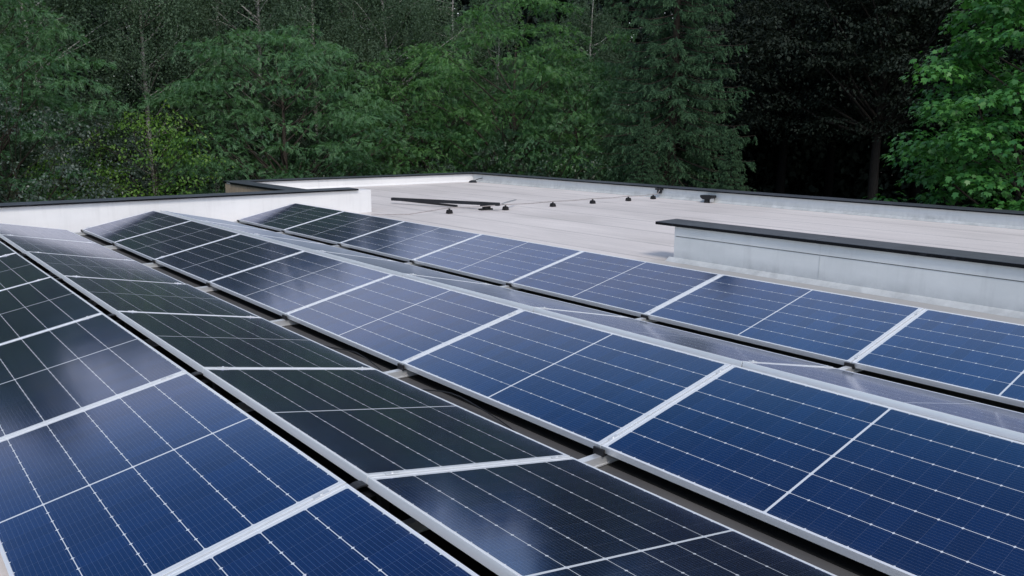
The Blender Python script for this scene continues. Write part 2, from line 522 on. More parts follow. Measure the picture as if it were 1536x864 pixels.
# long parapet on the right
bm = bmesh.new(); box(bm, XR, XR+.348, YN, 17.367, .001, .234)
prism(bm, [(XR, .002), (XR, .05), (XR-.05, .002)], 'y', YN, 17.32)
w3 = bpart('parapet', bm, M['grey'], 'long grey parapet on the right edge of the roof')
bm = bmesh.new()
for a, b in ((YN, 1.895), (1.9, 9.795), (9.8, 17.318)):
    coping_y(bm, a, b, XR-.055, XR+.40, .262)
obj('coping', bm, M['coping'], w3)
# low dividing wall beside the array
WX = 6.37
bm = bmesh.new(); box(bm, WX, WX+.30, YN, 3.73, .001, .436)
w4 = bpart('dividing_wall', bm, M['grey'], 'low grey dividing wall with dark coping beside the panels')
bm = bmesh.new()
prism(bm, [(WX-.001, .001), (WX-.001, .05), (WX-.014, .042), (WX-.06, .008), (WX-.075, .001)], 'y', YN, 3.80)
obj('base_fillet', bm, M['grey'], w4)
bm = bmesh.new()                                                    # upper strip of the membrane lapped over the lower one
prism(bm, [(WX-.004, .315), (WX-.0005, .312), (WX-.0005, .434), (WX-.004, .434)], 'y', YN, 3.71)
obj('lap_strip', bm, M['grey'], w4)
bm = bmesh.new(); box(bm, WX-.0048, WX-.001, YN, 3.705, .3085, .3125)
obj('lap_seam', bm, M['darkmetal'], w4)
bm = bmesh.new()
for a, b in ((YN, -2.4), (-2.395, 1.855), (1.86, 4.00)):
    coping_y(bm, a, b, WX-.045, WX+.36, .468, .036)
obj('coping', bm, M['coping'], w4)
bm = bmesh.new(); box(bm, WX-.0056, WX-.0042, 1.813, 1.8165, .055, .434)
obj('joint_strip', bm, M['grime'], w4)

# ------------------------------------------------------------------ solar panels
def make_panel():
    root = empty('solar_module', (0, 0, 0), 'solar panel', 'solar panel', 'solar panels on the flat roof')
    hx, hy, H = PW/2, PL/2, .037
    bm = bmesh.new()                                                # hollow extruded frame with flange and lower lip
    for sx in (-1, 1):
        a, b = sorted((sx*hx, sx*(hx-FL)))
        box(bm, a, b, -hy, hy, -H, 0, .0012)
        a, b = sorted((sx*(hx-FL-.0005), sx*(hx-.03)))
        box(bm, a, b, -hy, hy, -H, -H+.002)
    for sy in (-1, 1):
        a, b = sorted((sy*hy, sy*(hy-FL)))
        box(bm, -hx+FL, hx-FL, a, b, -H, -.0004, .0012)
        a, b = sorted((sy*(hy-FL-.0005), sy*(hy-.03)))
        box(bm, -hx+.031, hx-.031, a, b, -H, -H+.002)
    obj('frame', bm, M['alu'], root)
    bm = bmesh.new()
    box(bm, -hx+FL+.0003, hx-FL-.0003, -hy+FL+.0003, hy-FL-.0003, -.0065, -.0019)
    obj('glass_face', bm, M['cells'], root)
    bm = bmesh.new()
    box(bm, -.05, .05, -.03, .03, -.024, -.0087, .003)
    obj('junction_box', bm, M['black'], root)
    bm = bmesh.new()
    box(bm, -hx+FL+.001, hx-FL-.001, -hy+FL+.001, hy-FL-.001, -.0085, -.0066)
    obj('backsheet', bm, M['backsheet'], root)  # sheet coloured black to deepen the shade under the panels
    return root

P = 1.775
#           low edge (x, z)     high edge (x, z)   rising?  y shift
ROWS = [('A', -1.085, .100, -.060, .300, -.011, -1, 'leftmost blue row'),
        ('B', 1.076, .100, .026, .300, -.011, -2, 'dark row just right of the leftmost ridge'),
        ('C', 1.281, .095, 2.300, .310, 0.0, -2, 'wide middle blue row'),
        ('D', 3.418, .083, 2.402, .310, 0.0, -2, 'grey foreshortened row behind the middle ridge'),
        ('E', 3.623, .083, 4.638, .305, -.004, -2, 'blue row nearest the low grey wall')]
ORD = ['first', 'second', 'third', 'fourth', 'fifth', 'sixth', 'seventh', 'eighth']
proto = make_panel()
used = False
rp = random.Random(11)
for (rn, xl, zl, xh, zh, ys, k0, desc) in ROWS:
    th = math.atan2(zh-zl, xh-xl) if xh > xl else math.atan2(zl-zh, xl-xh)
    for k in range(k0, 6):
        o = copy_tree(proto) if used else proto
        used = True
        o.location = ((xl+xh)/2, (k+.5)*P+ys, (zl+zh)/2)
        o.rotation_euler = (R(rp.uniform(-.12, .12)), -th + R(rp.uniform(-.22, .22)), R(rp.uniform(-.04, .04)))
        i = 5-k
        where = 'end panel against the white wall' if i == 0 else ORD[i] + ' panel from the white wall'
        o.scale = (math.hypot(xh-xl, zh-zl)/PW if rn == 'B' else 1, 1, 1)
        o['label'] = f'{where} in the {desc}'

# ------------------------------------------------------------------ mounting rails under every panel joint
def arch(cx, z, w, h, y0, y1, t=.006, n=10):
    """dark strap bent over the ridge"""
    bm = bmesh.new()
    pts = []
    for i in range(n+1):
        a = math.pi*i/n
        pts.append((cx - w/2*math.cos(a), z + h*math.sin(a)))
    inner = [(cx + (px-cx)*(1-2*t/w), z + (pz-z)*(1-t/h)) for px, pz in pts][::-1]
    prism(bm, pts+inner, 'y', y0, y1)
    return bm
def make_rail():
    root = empty('mounting_rail', (0, 0, 0), 'rail', 'mounting rail', 'mounting rails under the panel joints')
    bm = bmesh.new()
    box(bm, -1.20, 4.72, -.021, .021, .012, .054, .002)
    box(bm, -1.20, 4.72, -.026, .026, .004, .0118, .001)
    obj('base_rail', bm, M['alu_rail'], root)
    for xl in (-1.085, 1.078, 1.281, 3.418, 3.623):                  # rubber pads and black end hooks at the low edges
        s = 1 if xl in (-1.085, 1.281, 3.623) else -1
        z = .1 if xl < 1.2 else (.095 if xl < 2 else .083)
        bm = bmesh.new()
        a, b = sorted((xl - s*.012, xl + s*.06))
        box(bm, a, b, -.032, .032, .0545, z-.038, .003)
        a, b = sorted((xl - s*.016, xl - s*.004))
        box(bm, a, b, -.034, .034, .052, z-.008, .002)
        obj('end_hook', bm, M['black'], root)
    for cx, z, zt in ((-.006, .29, .3), (2.351, .30, .31), (4.60, .29, .3)):
        bm = bmesh.new()
        if cx < 4:
            for px in (cx-.10, cx+.10): box(bm, px-.018, px+.018, -.018, .018, .0545, z-.075, .002)
            box(bm, cx-.13, cx+.13, -.020, .020, z-.0745, z-.062, .002)
        else:
            box(bm, cx-.018, cx+.018, -.018, .018, .0545, z-.045, .002)
        obj('ridge_post', bm, M['darkmetal'], root)
        if cx < 4: obj('ridge_strap', arch(cx, z-.055, .105, .042, -.024, .024), M['black'], root)
    # middle clamps holding two panels each
    for (rn, xl, zl, xh, zh, ys, k0, d) in ROWS:
        for f in (.085, .90):
            x = xl+(xh-xl)*f; z = zl+(zh-zl)*f
            th = math.atan2(zh-zl, xh-xl) if xh > xl else math.atan2(zl-zh, xl-xh)
            bm = bmesh.new()
            box(bm, -.030, .030, -.0105, .0105, .0008, .0042, .0008)
            box(bm, -.030, .030, -.0025, .0025, -.03, .0012)
            bmesh.ops.create_cone(bm, segments=6, radius1=.0060, radius2=.0060, depth=.005, cap_ends=True, matrix=Matrix.Translation((0, 0, .0066)))
            c = obj('mid_clamp', bm, M['alu_rail'], root)
            c.location = (x, ys, z); c.rotation_euler = (0, -th, 0)
    return root
rail0 = make_rail()
for k in range(-1, 7):
    o = rail0 if k == -1 else copy_tree(rail0)
    o.location = (0, k*P, 0)
    i = 6-k
    o['label'] = 'aluminium mounting rail under the panel ends beside the white wall' if i == 0 else f'aluminium mounting rail under the {ORD[i-1]} panel joint from the white wall'

# added black strips paint the shade under the low edges and ridge gap
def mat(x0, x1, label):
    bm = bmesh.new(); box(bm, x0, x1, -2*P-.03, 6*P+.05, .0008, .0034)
    tag(obj('shade_strip', bm, M['gap_shade']), label, 'painted shade strip', 'painted shade strips under the low panel edges')
mat(1.305, 1.75, 'black painted shade strip on the roof under the low edge of the middle blue row')
mat(3.50, 4.05, 'black painted shade strip under the low edge of the blue row by the grey wall')
mat(-.45, .45, 'black painted shade strip on the roof under the leftmost ridge gap')

# black solar lead lying in the valley
r0 = np.random.default_rng(5)
tt = np.linspace(0, 1, 26)
cp = np.stack([1.215+.035*np.sin(tt*9)+.012*np.sin(tt*23), .55+tt*2.2, .012+.05*np.abs(np.sin(tt*6.3))**3], -1)
tag(wire('solar_cable', [(cp, np.full(26, .0035))], M['black']), 'thin black solar cable looping in the dark gap between two panel rows', 'cable')

# ------------------------------------------------------------------ small things on the back roof
def block():
    bm = bmesh.new()
    prism(bm, [(-.066, 0), (.066, 0), (.042, .075), (-.042, .075)], 'y', -.06, .06)
    bmesh.ops.bevel(bm, geom=bm.edges[:], offset=.010, segments=2, affect='EDGES')
    return bm
bx = [(7.43, 9.99), (8.71, 9.88), (9.955, 9.855), (11.125, 9.86), (12.245, 9.845), (13.10, 9.853)]
bl = ['in front of the dark steel bars', 'at the near end of the dark steel bars', 'just right of the dark bars', 'midway between the dark bars and the right parapet',
      'second from the right parapet', 'at the foot of the right parapet']
b0 = None
for (x, y), lb in zip(bx, bl):
    if b0 is None:
        b0 = empty('wire_holder', (x, y, .002), '', 'wire holder', 'black wire holders on the back roof')
        obj('concrete_foot', block(), M['foot'], b0)
        bm = bmesh.new(); box(bm, -.012, .012, -.022, .022, .0752, .100, .003)
        obj('clip', bm, M['darkmetal'], b0); o = b0
    else: o = copy_tree(b0)
    o.location = (x, y, .002); o.scale = (.86, .86, .95); o.rotation_euler = (0, 0, rp.uniform(-.15, .15))
    o['label'] = 'small black wire holder ' + lb
pts = [(5.9, 10.25, .05), (6.6, 10.1, .03)]
for i, (x, y) in enumerate(bx):
    pts.append((x, y, .112))
    if i < 5: pts.append(((x+bx[i+1][0])/2, (y+bx[i+1][1])/2, .098))
pts += [(13.22, 9.86, .10), (13.40, 9.93, .17), (13.44, 9.96, .225)]
tag(wire('lightning_conductor', [(np.array(pts), np.full(len(pts), .009))], M['wire']), 'thin pale lightning conductor wire running across the back roof on black holders', 'wire')
cb = empty('wire_clamp', (13.455, 9.985, .13), 'black clamp under the parapet coping where the roof wire ends', 'clamp')
bm = bmesh.new(); box(bm, -.045, .05, -.09, .09, .058, .098, .008); obj('bracket', bm, M['black'], cb)
bm = bmesh.new(); box(bm, -.02, .05, -.05, .05, -.02, .0545, .006); obj('plate', bm, M['darkmetal'], cb)
# overflow spout on the right parapet
sp = empty('overflow_spout', (13.36, 8.50, .002), 'black funnel shaped overflow spout standing before the right parapet', 'roof spout')
bm = bmesh.new()
prism(bm, [(-.15, .165), (.15, .165), (.15, .12), (.085, .075), (-.085, .075), (-.15, .12)], 'x', -.10, .10)
bmesh.ops.bevel(bm, geom=bm.edges[:], offset=.008, segments=2, affect='EDGES')
obj('hood', bm, M['black'], sp)
bm = bmesh.new(); bmesh.ops.create_cone(bm, segments=20, radius1=.075, radius2=.07, depth=.075, cap_ends=True, matrix=Matrix.Translation((0, .01, .0365)))
obj('pipe', bm, M['black'], sp)
bm = bmesh.new(); box(bm, -.06, .06, -.118, -.09, .01, .10, .01); obj('side_plate', bm, M['steel'], sp)
# roof outlet at the far corner
ro = empty('roof_outlet', (13.22, 17.0, .002), 'small dark roof outlet in the far corner of the back roof', 'roof outlet')
bm = bmesh.new()
bmesh.ops.create_uvsphere(bm, u_segments=16, v_segments=8, radius=.13)
for v in bm.verts: v.co.z = max(v.co.z, 0)*.55
obj('strainer', bm, M['darkmetal'], ro)
wire('stub', [(np.array([(.05, 0, .05), (.15, -.05, .10), (.27, -.12, .13)]), np.full(3, .012))], M['darkmetal'], ro)

# dark steel bars
def bar_between(name, a, b, w, h, label, cat, mat='darkmetal', group=None):
    a, b = Vector(a), Vector(b)
    d = b-a; L = d.length
    o = empty(name, a, label, cat, group)
    o.rotation_euler = (0, -math.asin(d.z/L), math.atan2(d.y, d.x))
    bm = bmesh.new()                                                # open C profile
    t = .006
    prism(bm, [(-w/2, 0), (w/2, 0), (w/2, h), (w/2-.02, h), (w/2-.02, h-t), (w/2-t, h-t), (w/2-t, t), (-w/2+t, t), (-w/2+t, h-t), (-w/2+.02, h-t), (-w/2+.02, h), (-w/2, h)], 'x', 0, L)
    obj('profile', bm, M[mat], o)
    bm = bmesh.new(); box(bm, .002, .012, -w/2+.007, w/2-.007, .007, h-.007)
    box(bm, L-.012, L-.002, -w/2+.007, w/2-.007, .007, h-.007)
    obj('end_plate', bm, M[mat], o)
    return o
G = 'spare mounting bars on the back roof'
bar_between('steel_bar', (7.64, 12.41, .070), (8.515, 9.84, .098), .07, .062, 'long dark steel bar propped up on top of the other bar', 'steel bar', group=G)
bar_between('steel_bar', (8.13, 13.10, .004), (8.315, 10.99, .004), .055, .036, 'dark steel bar lying flat on the roof under the propped one', 'steel bar', group=G)
bar_between('aluminium_strip', (8.62, 9.86, .13), (9.42, 10.42, .125), .05, .014, 'short thin aluminium strip sticking out beside the steel bars', 'metal strip', 'steel', G)
sb = empty('bar_support', (8.44, 10.15, .002), 'small dark block carrying the end of the propped steel bar', 'block')
bm = bmesh.new(); box(bm, -.11, .11, -.07, .07, .072, .094, .006); obj('top_plate', bm, M['black'], sb)
bm = bmesh.new(); box(bm, -.16, .12, -.06, .06, 0, .03, .006); box(bm, -.07, .07, -.05, .05, .0302, .0715, .004); obj('foot', bm, M['black'], sb)

# ------------------------------------------------------------------ trees
def leaf_quads(pos, axis, nrm, ln, wd, tint):
    """kite-shaped leaves, folded a little along the midrib"""
    axis = unit(axis); side = unit(np.cross(axis, nrm)); n2 = np.cross(side, axis)
    ln = np.broadcast_to(np.asarray(ln, float), (len(pos),))[:, None]; wd = np.broadcast_to(np.asarray(wd, float), (len(pos),))[:, None]
    a = pos; b = pos + axis*ln*.45 + side*wd*.5 + n2*wd*.12; c = pos + axis*ln - n2*ln*.10; d = pos + axis*ln*.45 - side*wd*.5 + n2*wd*.12
    V = np.stack([a, b, c, d], 1).reshape(-1, 3)
    F = np.arange(len(pos)*4).reshape(-1, 4)
    return V, F, np.repeat(tint, 4)
def lobed_leaves(pos, axis, nrm, size, tint):
    """five-lobed maple leaves as 10-gons"""
    axis = unit(axis); side = unit(np.cross(axis, nrm)); n2 = np.cross(side, axis)
    pr = np.array([(0, 0, 0), (.22, .02, .0), (.40, .10, -.06), (.33, .32, 0), (.50, .58, -.10), (.20, .60, .02), (0, 1.0, -.12),
                   (-.20, .60, .02), (-.50, .58, -.10), (-.33, .32, 0), (-.40, .10, -.06), (-.22, .02, 0)])
    s = size[:, None, None]
    V = pos[:, None, :] + s*(pr[None, :, 0:1]*side[:, None, :] + pr[None, :, 1:2]*axis[:, None, :] + pr[None, :, 2:3]*n2[:, None, :])
    k = len(pr)
    return V.reshape(-1, 3), np.arange(len(pos)*k).reshape(-1, k), np.repeat(tint, k)
def lumps(rng, n=7):
    ph = rng.uniform(0, 6.28, (n, 3)); fr = rng.uniform(1, 4.5, (n, 2)); fr[:, 0] = np.round(fr[:, 0])
    def f(ang, t):
        s = 0
        for p, q in zip(ph, fr): s = s + np.sin(q[0]*ang + p[0] + 2*np.sin(q[1]*t*3+p[1]))*np.sin(q[1]*t*4+p[2])
        return s/n
    return f
def crown_points(rng, n, z0, z1, prof, lump=.9, inner=.3):
    f = lumps(rng)
    t = rng.uniform(0, 1, n*3)
    rad = prof(t)
    keep = rng.uniform(0, rad.max(), n*3) < rad
    t = t[keep][:n]; rad = rad[keep][:n]; m = len(t)
    ang = rng.uniform(0, 2*np.pi, m)
    r = rad*np.clip(1+lump*f(ang, t), .35, 1.6)*(inner+(1-inner)*rng.uniform(0, 1, m)**.45)
    return np.stack([r*np.cos(ang), r*np.sin(ang), z0+(z1-z0)*t], -1), t
def limb_paths(rng, C, trunk, k, r0, zlo=None):
    """bent limbs from the trunk to some of the foliage clumps"""
    out = []
    sel = rng.choice(len(C), min(k, len(C)), replace=False)
    zlo = trunk[0][0, 2]+.8 if zlo is None else zlo
    for c in C[sel]:
        h = np.hypot(c[0], c[1])
        zb = max(zlo, c[2]-h*rng.uniform(.5, 1.1))
        zb = min(zb, trunk[0][-1, 2]-.2)
        i = np.interp(zb, trunk[0][:, 2], np.arange(len(trunk[0])))
        p0 = np.array([np.interp(zb, trunk[0][:, 2], trunk[0][:, 0]), np.interp(zb, trunk[0][:, 2], trunk[0][:, 1]), zb])
        s = np.linspace(0, 1, 6)[:, None]
        mid = (p0+c)/2 + rng.normal(0, .12*h+.02, 3)
        pth = (1-s)**2*p0 + 2*s*(1-s)*mid + s**2*c
        rb = np.interp(i, np.arange(len(trunk[1])), trunk[1])*.5
        out.append((pth, np.linspace(min(rb, r0), .008, 6)))
    return out
def trunk_path(rng, z0, z1, r, lean=.03, wob=.06, n=12):
    s = np.linspace(0, 1, n)
    a = rng.uniform(0, 6.28)
    x = np.cumsum(rng.normal(0, wob, n))*.5 + math.cos(a)*lean*(z1-z0)*s
    y = np.cumsum(rng.normal(0, wob, n))*.5 + math.sin(a)*lean*(z1-z0)*s
    x -= x[0]; y -= y[0]
    rad = r*(1-.85*s)*(1+.6*np.exp(-s*14))
    return np.stack([x, y, z0+(z1-z0)*s], -1), rad

def clump_leaves(rng, C, per, spread, flat=.45):
    """positions of leaves in flattened clumps, with an outward direction"""
    n = len(C)*per
    i = np.repeat(np.arange(len(C)), per)
    sz = rng.uniform(.6, 1.35, len(C))[i][:, None]
    d = rng.normal(0, 1, (n, 3)); d[:, 2] *= flat
    rr = rng.uniform(0, 1, (n, 1))**.5
    off = unit(d)*np.array([1, 1, flat])*rr*spread*sz
    off[:, 2] -= .35*(np.hypot(off[:, 0], off[:, 1]))**2/spread      # umbrella-like droop
    return C[i]+off, off, i
def tint_of(rng, i, nC, amount=.5):
    return np.clip(rng.uniform(0, 1, nC)[i]*amount + rng.uniform(0, 1-amount, len(i)), 0, 1)

def crown_broad(rng, C, per, spread, ln, wd, droop=.5, flat=.45, up=1.2):
    p, off, i = clump_leaves(rng, C, per, spread, flat)
    ax = unit(off)*.9 + rng.normal(0, .55, p.shape); ax[:, 2] -= droop
    nr = rng.normal(0, .55, p.shape); nr[:, 2] += up
    return leaf_quads(p, ax, nr, ln*rng.uniform(.65, 1.25, len(p)), wd*rng.uniform(.7, 1.2, len(p)), tint_of(rng, i, len(C)))
def crown_pinnate(rng, C, per, spread, frond=.165, leaflet=.050, lw=.022, n=7):
    """feathery compound leaves: pairs of leaflets along a drooping stalk"""
    p, off, i = clump_leaves(rng, C, per, spread, .22)
    ax = unit(off)*1.0 + rng.normal(0, .60, p.shape); ax[:, 2] -= .18; ax = unit(ax)
    nr = rng.normal(0, .55, p.shape); nr[:, 2] += 1.2
    sd_ = unit(np.cross(ax, nr)); nn = np.cross(sd_, ax)
    L = frond*rng.uniform(.7, 1.2, len(p))[:, None]
    tn = tint_of(rng, i, len(C))
    PV, AX, NR, TN = [], [], [], []
    for j in range(n):
        s = (j+.6)/n
        base = p + ax*L*s + np.array([0, 0, -1.])*L*.16*s*s
        for sg in (-1, 1):
            PV.append(base); AX.append(sd_*sg*.9+ax*.35-nn*.25+rng.normal(0, .12, p.shape)); NR.append(nn+rng.normal(0, .15, p.shape)); TN.append(np.clip(tn+rng.normal(0, .08, len(p)), 0, 1))
    PV, AX, NR, TN = map(np.concatenate, (PV, AX, NR, TN))
    return leaf_quads(PV, AX, NR, leaflet*rng.uniform(.8, 1.15, len(PV)), lw, TN)
def crown_birch(rng, C, strands=24, per=15, ln=.075, wd=.052):
    """small leaves on hanging twigs"""
    nS = len(C)*strands
    i = np.repeat(np.arange(len(C)), strands)
    st = C[i] + rng.normal(0, .32, (nS, 3))*np.array([1, 1, .55])
    out = rng.normal(0, .20, (nS, 3)); out[:, 2] = 0
    L = rng.uniform(.35, 1.1, nS)
    s = np.tile(np.linspace(.02, 1, per), nS); k = np.repeat(np.arange(nS), per)
    p = st[k] + out[k]*(s[:, None])**.6 + np.array([0, 0, -1.])*(s**1.3*L[k])[:, None] + rng.normal(0, .035, (len(s), 3))
    ax = rng.normal(0, .6, p.shape); ax[:, 2] -= .6
    nr = rng.normal(0, 1, p.shape); nr[:, 2] += .5
    return leaf_quads(p, ax, nr, ln*rng.uniform(.7, 1.3, len(p)), wd, tint_of(rng, i[k], len(C), .5))
def crown_maple(rng, C, per, spread, size):
    p, off, i = clump_leaves(rng, C, per, spread, .38)
    ax = unit(off)*1.0 + rng.normal(0, .35, p.shape); ax[:, 2] -= .45
    nr = unit(off)*.5 + rng.normal(0, .30, p.shape); nr[:, 2] += 1.3
    return lobed_leaves(p, ax, nr, size*rng.uniform(.6, 1.2, len(p)), tint_of(rng, i, len(C), .35))
def spruce_parts(rng, H, Rb, z0, whorl=.30):
    """whorled drooping boughs with hanging side twigs set with needle tufts"""
    paths, P_, A_, N_, T_ = [], [], [], [], []
    z = z0
    while z < H-.25:
        t = (z-z0)/(H-z0)
        Lb = Rb*(1-t)**.85 + .12
        nb = rng.integers(7, 11)
        a0 = rng.uniform(0, 6.28)
        for b in range(nb):
            a = a0+b*6.28/nb+rng.normal(0, .18); L = Lb*rng.uniform(.66, 1.16)
            zz = z+rng.uniform(-.10, .10)
            s = np.linspace(0, 1, 7)
            rise = .30*(t-.35)
            hz = zz + L*(rise*s - .42*s**1.3 + .26*s**3)
            pth = np.stack([math.cos(a)*L*s, math.sin(a)*L*s, hz], -1)
            paths.append((pth, np.linspace(.022*(1-t)+.006, .004, 7)))
            nt = max(5, int(L/.085)); su = rng.uniform(.18, 1, nt)
            bp = np.stack([np.interp(su, s, pth[:, q]) for q in range(3)], -1)
            sgn = rng.choice([-1, 1], nt)
            tw = np.stack([-math.sin(a)*sgn, math.cos(a)*sgn, np.zeros(nt)], -1)*.75 + np.array([math.cos(a), math.sin(a), 0])*.6 + np.array([0, 0, -.75]) + rng.normal(0, .22, (nt, 3))
            tw = unit(tw); tl = rng.uniform(.20, .50, nt)*(.45+.75*(1-t))*(1.15-.5*su)
            m = 30
            q = np.tile(np.linspace(.05, 1, m), nt); j = np.repeat(np.arange(nt), m)
            pp = bp[j] + tw[j]*(q*tl[j])[:, None] + np.array([0, 0, -1.])*(.16*q**2*tl[j])[:, None]
            ax = tw[j] + np.array([0, 0, -.25]) + rng.normal(0, .45, pp.shape)
            P_.append(pp); A_.append(ax); N_.append(rng.normal(0, 1, pp.shape)); T_.append(np.clip(.25+.6*q*rng.uniform(.5, 1, nt)[j]+rng.normal(0, .1, len(q)), 0, 1))
        z += whorl*rng.uniform(.75, 1.25)*(1-.4*t)
    Pn, An, Nn, Tn = map(np.concatenate, (P_, A_, N_, T_))
    return paths, leaf_quads(Pn, An, Nn, .105*rng.uniform(.7, 1.3, len(Pn)), .019, Tn)

L_ = dict(
    robinia=m_leaf('feathery_green_leaf', (.040, .118, .050), (.160, .330, .100), .35, .42),
    ash=m_leaf('mid_green_leaf', (.044, .118, .064), (.125, .255, .110), .35, .42),
    birch=m_leaf('birch_leaf', (.048, .084, .054), (.110, .172, .108), .28, .62, .2),
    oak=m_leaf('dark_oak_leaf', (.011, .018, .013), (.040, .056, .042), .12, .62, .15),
    maple=m_leaf('bright_maple_leaf', (.020, .100, .030), (.100, .290, .060), .25, .42),
    spruce=m_leaf('spruce_needle', (.032, .080, .044), (.085, .170, .080), .05, .6, .2),
    grey=m_leaf('grey_green_leaf', (.026, .045, .034), (.060, .090, .065), .18, .4, pale=(.13, .17, .145)),
    lime=m_leaf('yellow_green_leaf', (.055, .150, .028), (.190, .330, .055), .3, .45),
    under=m_leaf('dark_shrub_leaf', (.014, .036, .020), (.038, .080, .040), .2, .42),
    wood=m_leaf('far_woodland_leaf', (.012, .021, .018), (.034, .050, .042), .06, .8, .1),
)
def build_tree(name, rng, trunk, limbs, crown, leafmat, barkmat, label, cat, group, loc, rot=0., scale=1.):
    o = empty(name, loc, label, cat, group, (0, 0, rot)); o.scale = (scale,)*3
    V, F = tube_np([trunk]+limbs, 8)
    obj('trunk', np_mesh('trunk', V, F, smooth=True), barkmat, o)
    obj('crown', np_mesh('crown', *crown), leafmat, o)
    return o
def at(px, dist):
    """ground point seen in column px of the 1536-wide frame, dist metres from the camera"""
    a = YAW + math.atan((px-768)/1207.4)
    return (CAM[0]+dist*math.sin(a), CAM[1]+dist*math.cos(a), GZ)
def again(src, loc, rot, scale, label, group=None):
    c = copy_tree(src); c.location = loc; c.rotation_euler = (0, 0, rot)
    c.scale = (scale,)*3 if isinstance(scale, (int, float)) else scale
    c['label'] = label
    if group: c['group'] = group
    return c
def rounded(wmax, peak=.45, p=1.):
    return lambda t: wmax*np.clip(np.sin(np.pi*np.clip(t, .001, .999)**(math.log(.5)/math.log(peak)))**p, .08, 1)

GB, GF, GS, GO, GK = 'birches at the back of the clearing', 'feathery broadleaf trees behind the roof', 'shrubs along the foot of the wood', 'dark oaks on the right', 'spruces'
# --- feathery trees (two kinds of crown)
rng = np.random.default_rng(21)
def feathery(seed, H, Rw, z0, nC, per, mat, label, loc, rot=0., scale=1., name='feathery_tree'):
    rng = np.random.default_rng(seed)
    C, t = crown_points(rng, nC, z0, H, rounded(Rw, .5, .5), 1.0, .35)
    tr = trunk_path(rng, -.2, H*.8, .15, .03, .07)
    return build_tree(name, rng, tr, limb_paths(rng, C, tr, 60, .055), crown_pinnate(rng, C, per, .80), mat, M['bark'], label, 'tree', GF, loc, rot, scale)
fa = feathery(31, 8.2, 3.7, 1.2, 200, 64, L_['ash'], 'big feathery green tree left of centre, its crown wider than its neighbours', at(432, 27.7), 0., 1.04)
fb = feathery(32, 9.7, 3.7, 1.4, 215, 66, L_['robinia'], 'feathery tree with bright green top in the middle of the wood edge', at(770, 29.2), .6, 1.04)
fc = feathery(33, 9.5, 2.6, 2.2, 110, 62, L_['ash'], 'green feathery tree cut off by the left edge of the picture', at(-20, 25.0))
again(fb, at(640, 30.6), 2.4, .86, 'smaller feathery tree between the two big feathery crowns')
again(fa, at(855, 30.5), 4.0, .96, 'feathery tree half hidden behind the tall dark spruce')
again(fa, at(-330, 27), 1.1, 1.35, 'tall feathery tree beyond the left edge, mirrored in the left panels', GF)

# --- birches
def birch(seed, H, Rw, z0, nC, label, loc, lean=.03):
    rng = np.random.default_rng(seed)
    C, t = crown_points(rng, nC, z0, H, rounded(Rw, .42, .8), 1.0, .35)
    tr = trunk_path(rng, -.2, H*.96, .125, lean, .05, 16)
    return build_tree('birch_tree', rng, tr, limb_paths(rng, C, tr, 45, .022), crown_birch(rng, C), L_['birch'], M['birchbark'], label, 'tree', GB, loc)
ba = birch(41, 13.6, 2.3, 3.2, 120, 'birch with pale trunk showing through at the upper left, darkest gap beside it', at(236, 31))
bb = birch(42, 12.8, 2.1, 3.6, 112, 'birch with thin leaning trunk between the two big feathery crowns', at(606, 33), .07)
for px, d, src, rot, sc, lb in (
        (96, 30, bb, 1.0, 1.04, 'birch second from the left edge, behind the grey green shrub'),
        (320, 33, bb, 3.1, 1.05, 'birch just left of the big feathery tree, set back'),
        (392, 31.5, ba, 4.2, .96, 'birch rising behind the left half of the big feathery tree'),
        (478, 32.5, bb, 5.0, 1.02, 'birch rising behind the right half of the big feathery tree'),
        (545, 34.5, ba, .5, .95, 'birch left of the leaning thin trunk'),
        (20, 33.5, ba, 1.7, 1.05, 'birch behind the green tree at the left edge'),
        (-160, 31, ba, .3, 1.1, 'birch beyond the left edge, mirrored in the left panels'),
        (664, 35.5, bb, 2.6, .86, 'birch farthest right, beside the bright green crown')):
    again(src, at(px, d), rot, sc, lb)

for px, d, src, rot, sc, lb in ((738, 36.5, bb, 4.4, .90, 'birch top behind the bright green crown, left of the distant spruce tops'),
                                (872, 37, ba, 3.7, .84, 'birch top left of the tall dark spruce, seen over the feathery crowns')):
    again(src, at(px, d), rot, sc, lb)
# --- spruces
rng = np.random.default_rng(51)
pths, cw_ = spruce_parts(rng, 15.8, 3.15, 1.0, .34)
tr = trunk_path(rng, -.2, 15.6, .19, .005, .01)
sa = build_tree('spruce_tree', rng, tr, pths, cw_, L_['spruce'], M['bark'], 'tall dark spruce right of the centre', 'tree', GK, at(1003, 27))
again(sa, at(1092, 24.6), 2.1, (.36, .36, .34), 'small bright young spruce at the right foot of the tall one')
again(sa, at(962, 24.5), 4.1, (.36, .36, .36), 'small young spruce at the left foot of the tall one')
again(sa, at(715, 38), 1.3, .72, 'distant dark spruce top left of the sky gap')
again(sa, at(910, 39), 3.3, .78, 'distant dark spruce top behind the feathery crowns, right')
again(sa, at(815, 41), 5.3, .74, 'distant dark spruce top behind the bright green crown')

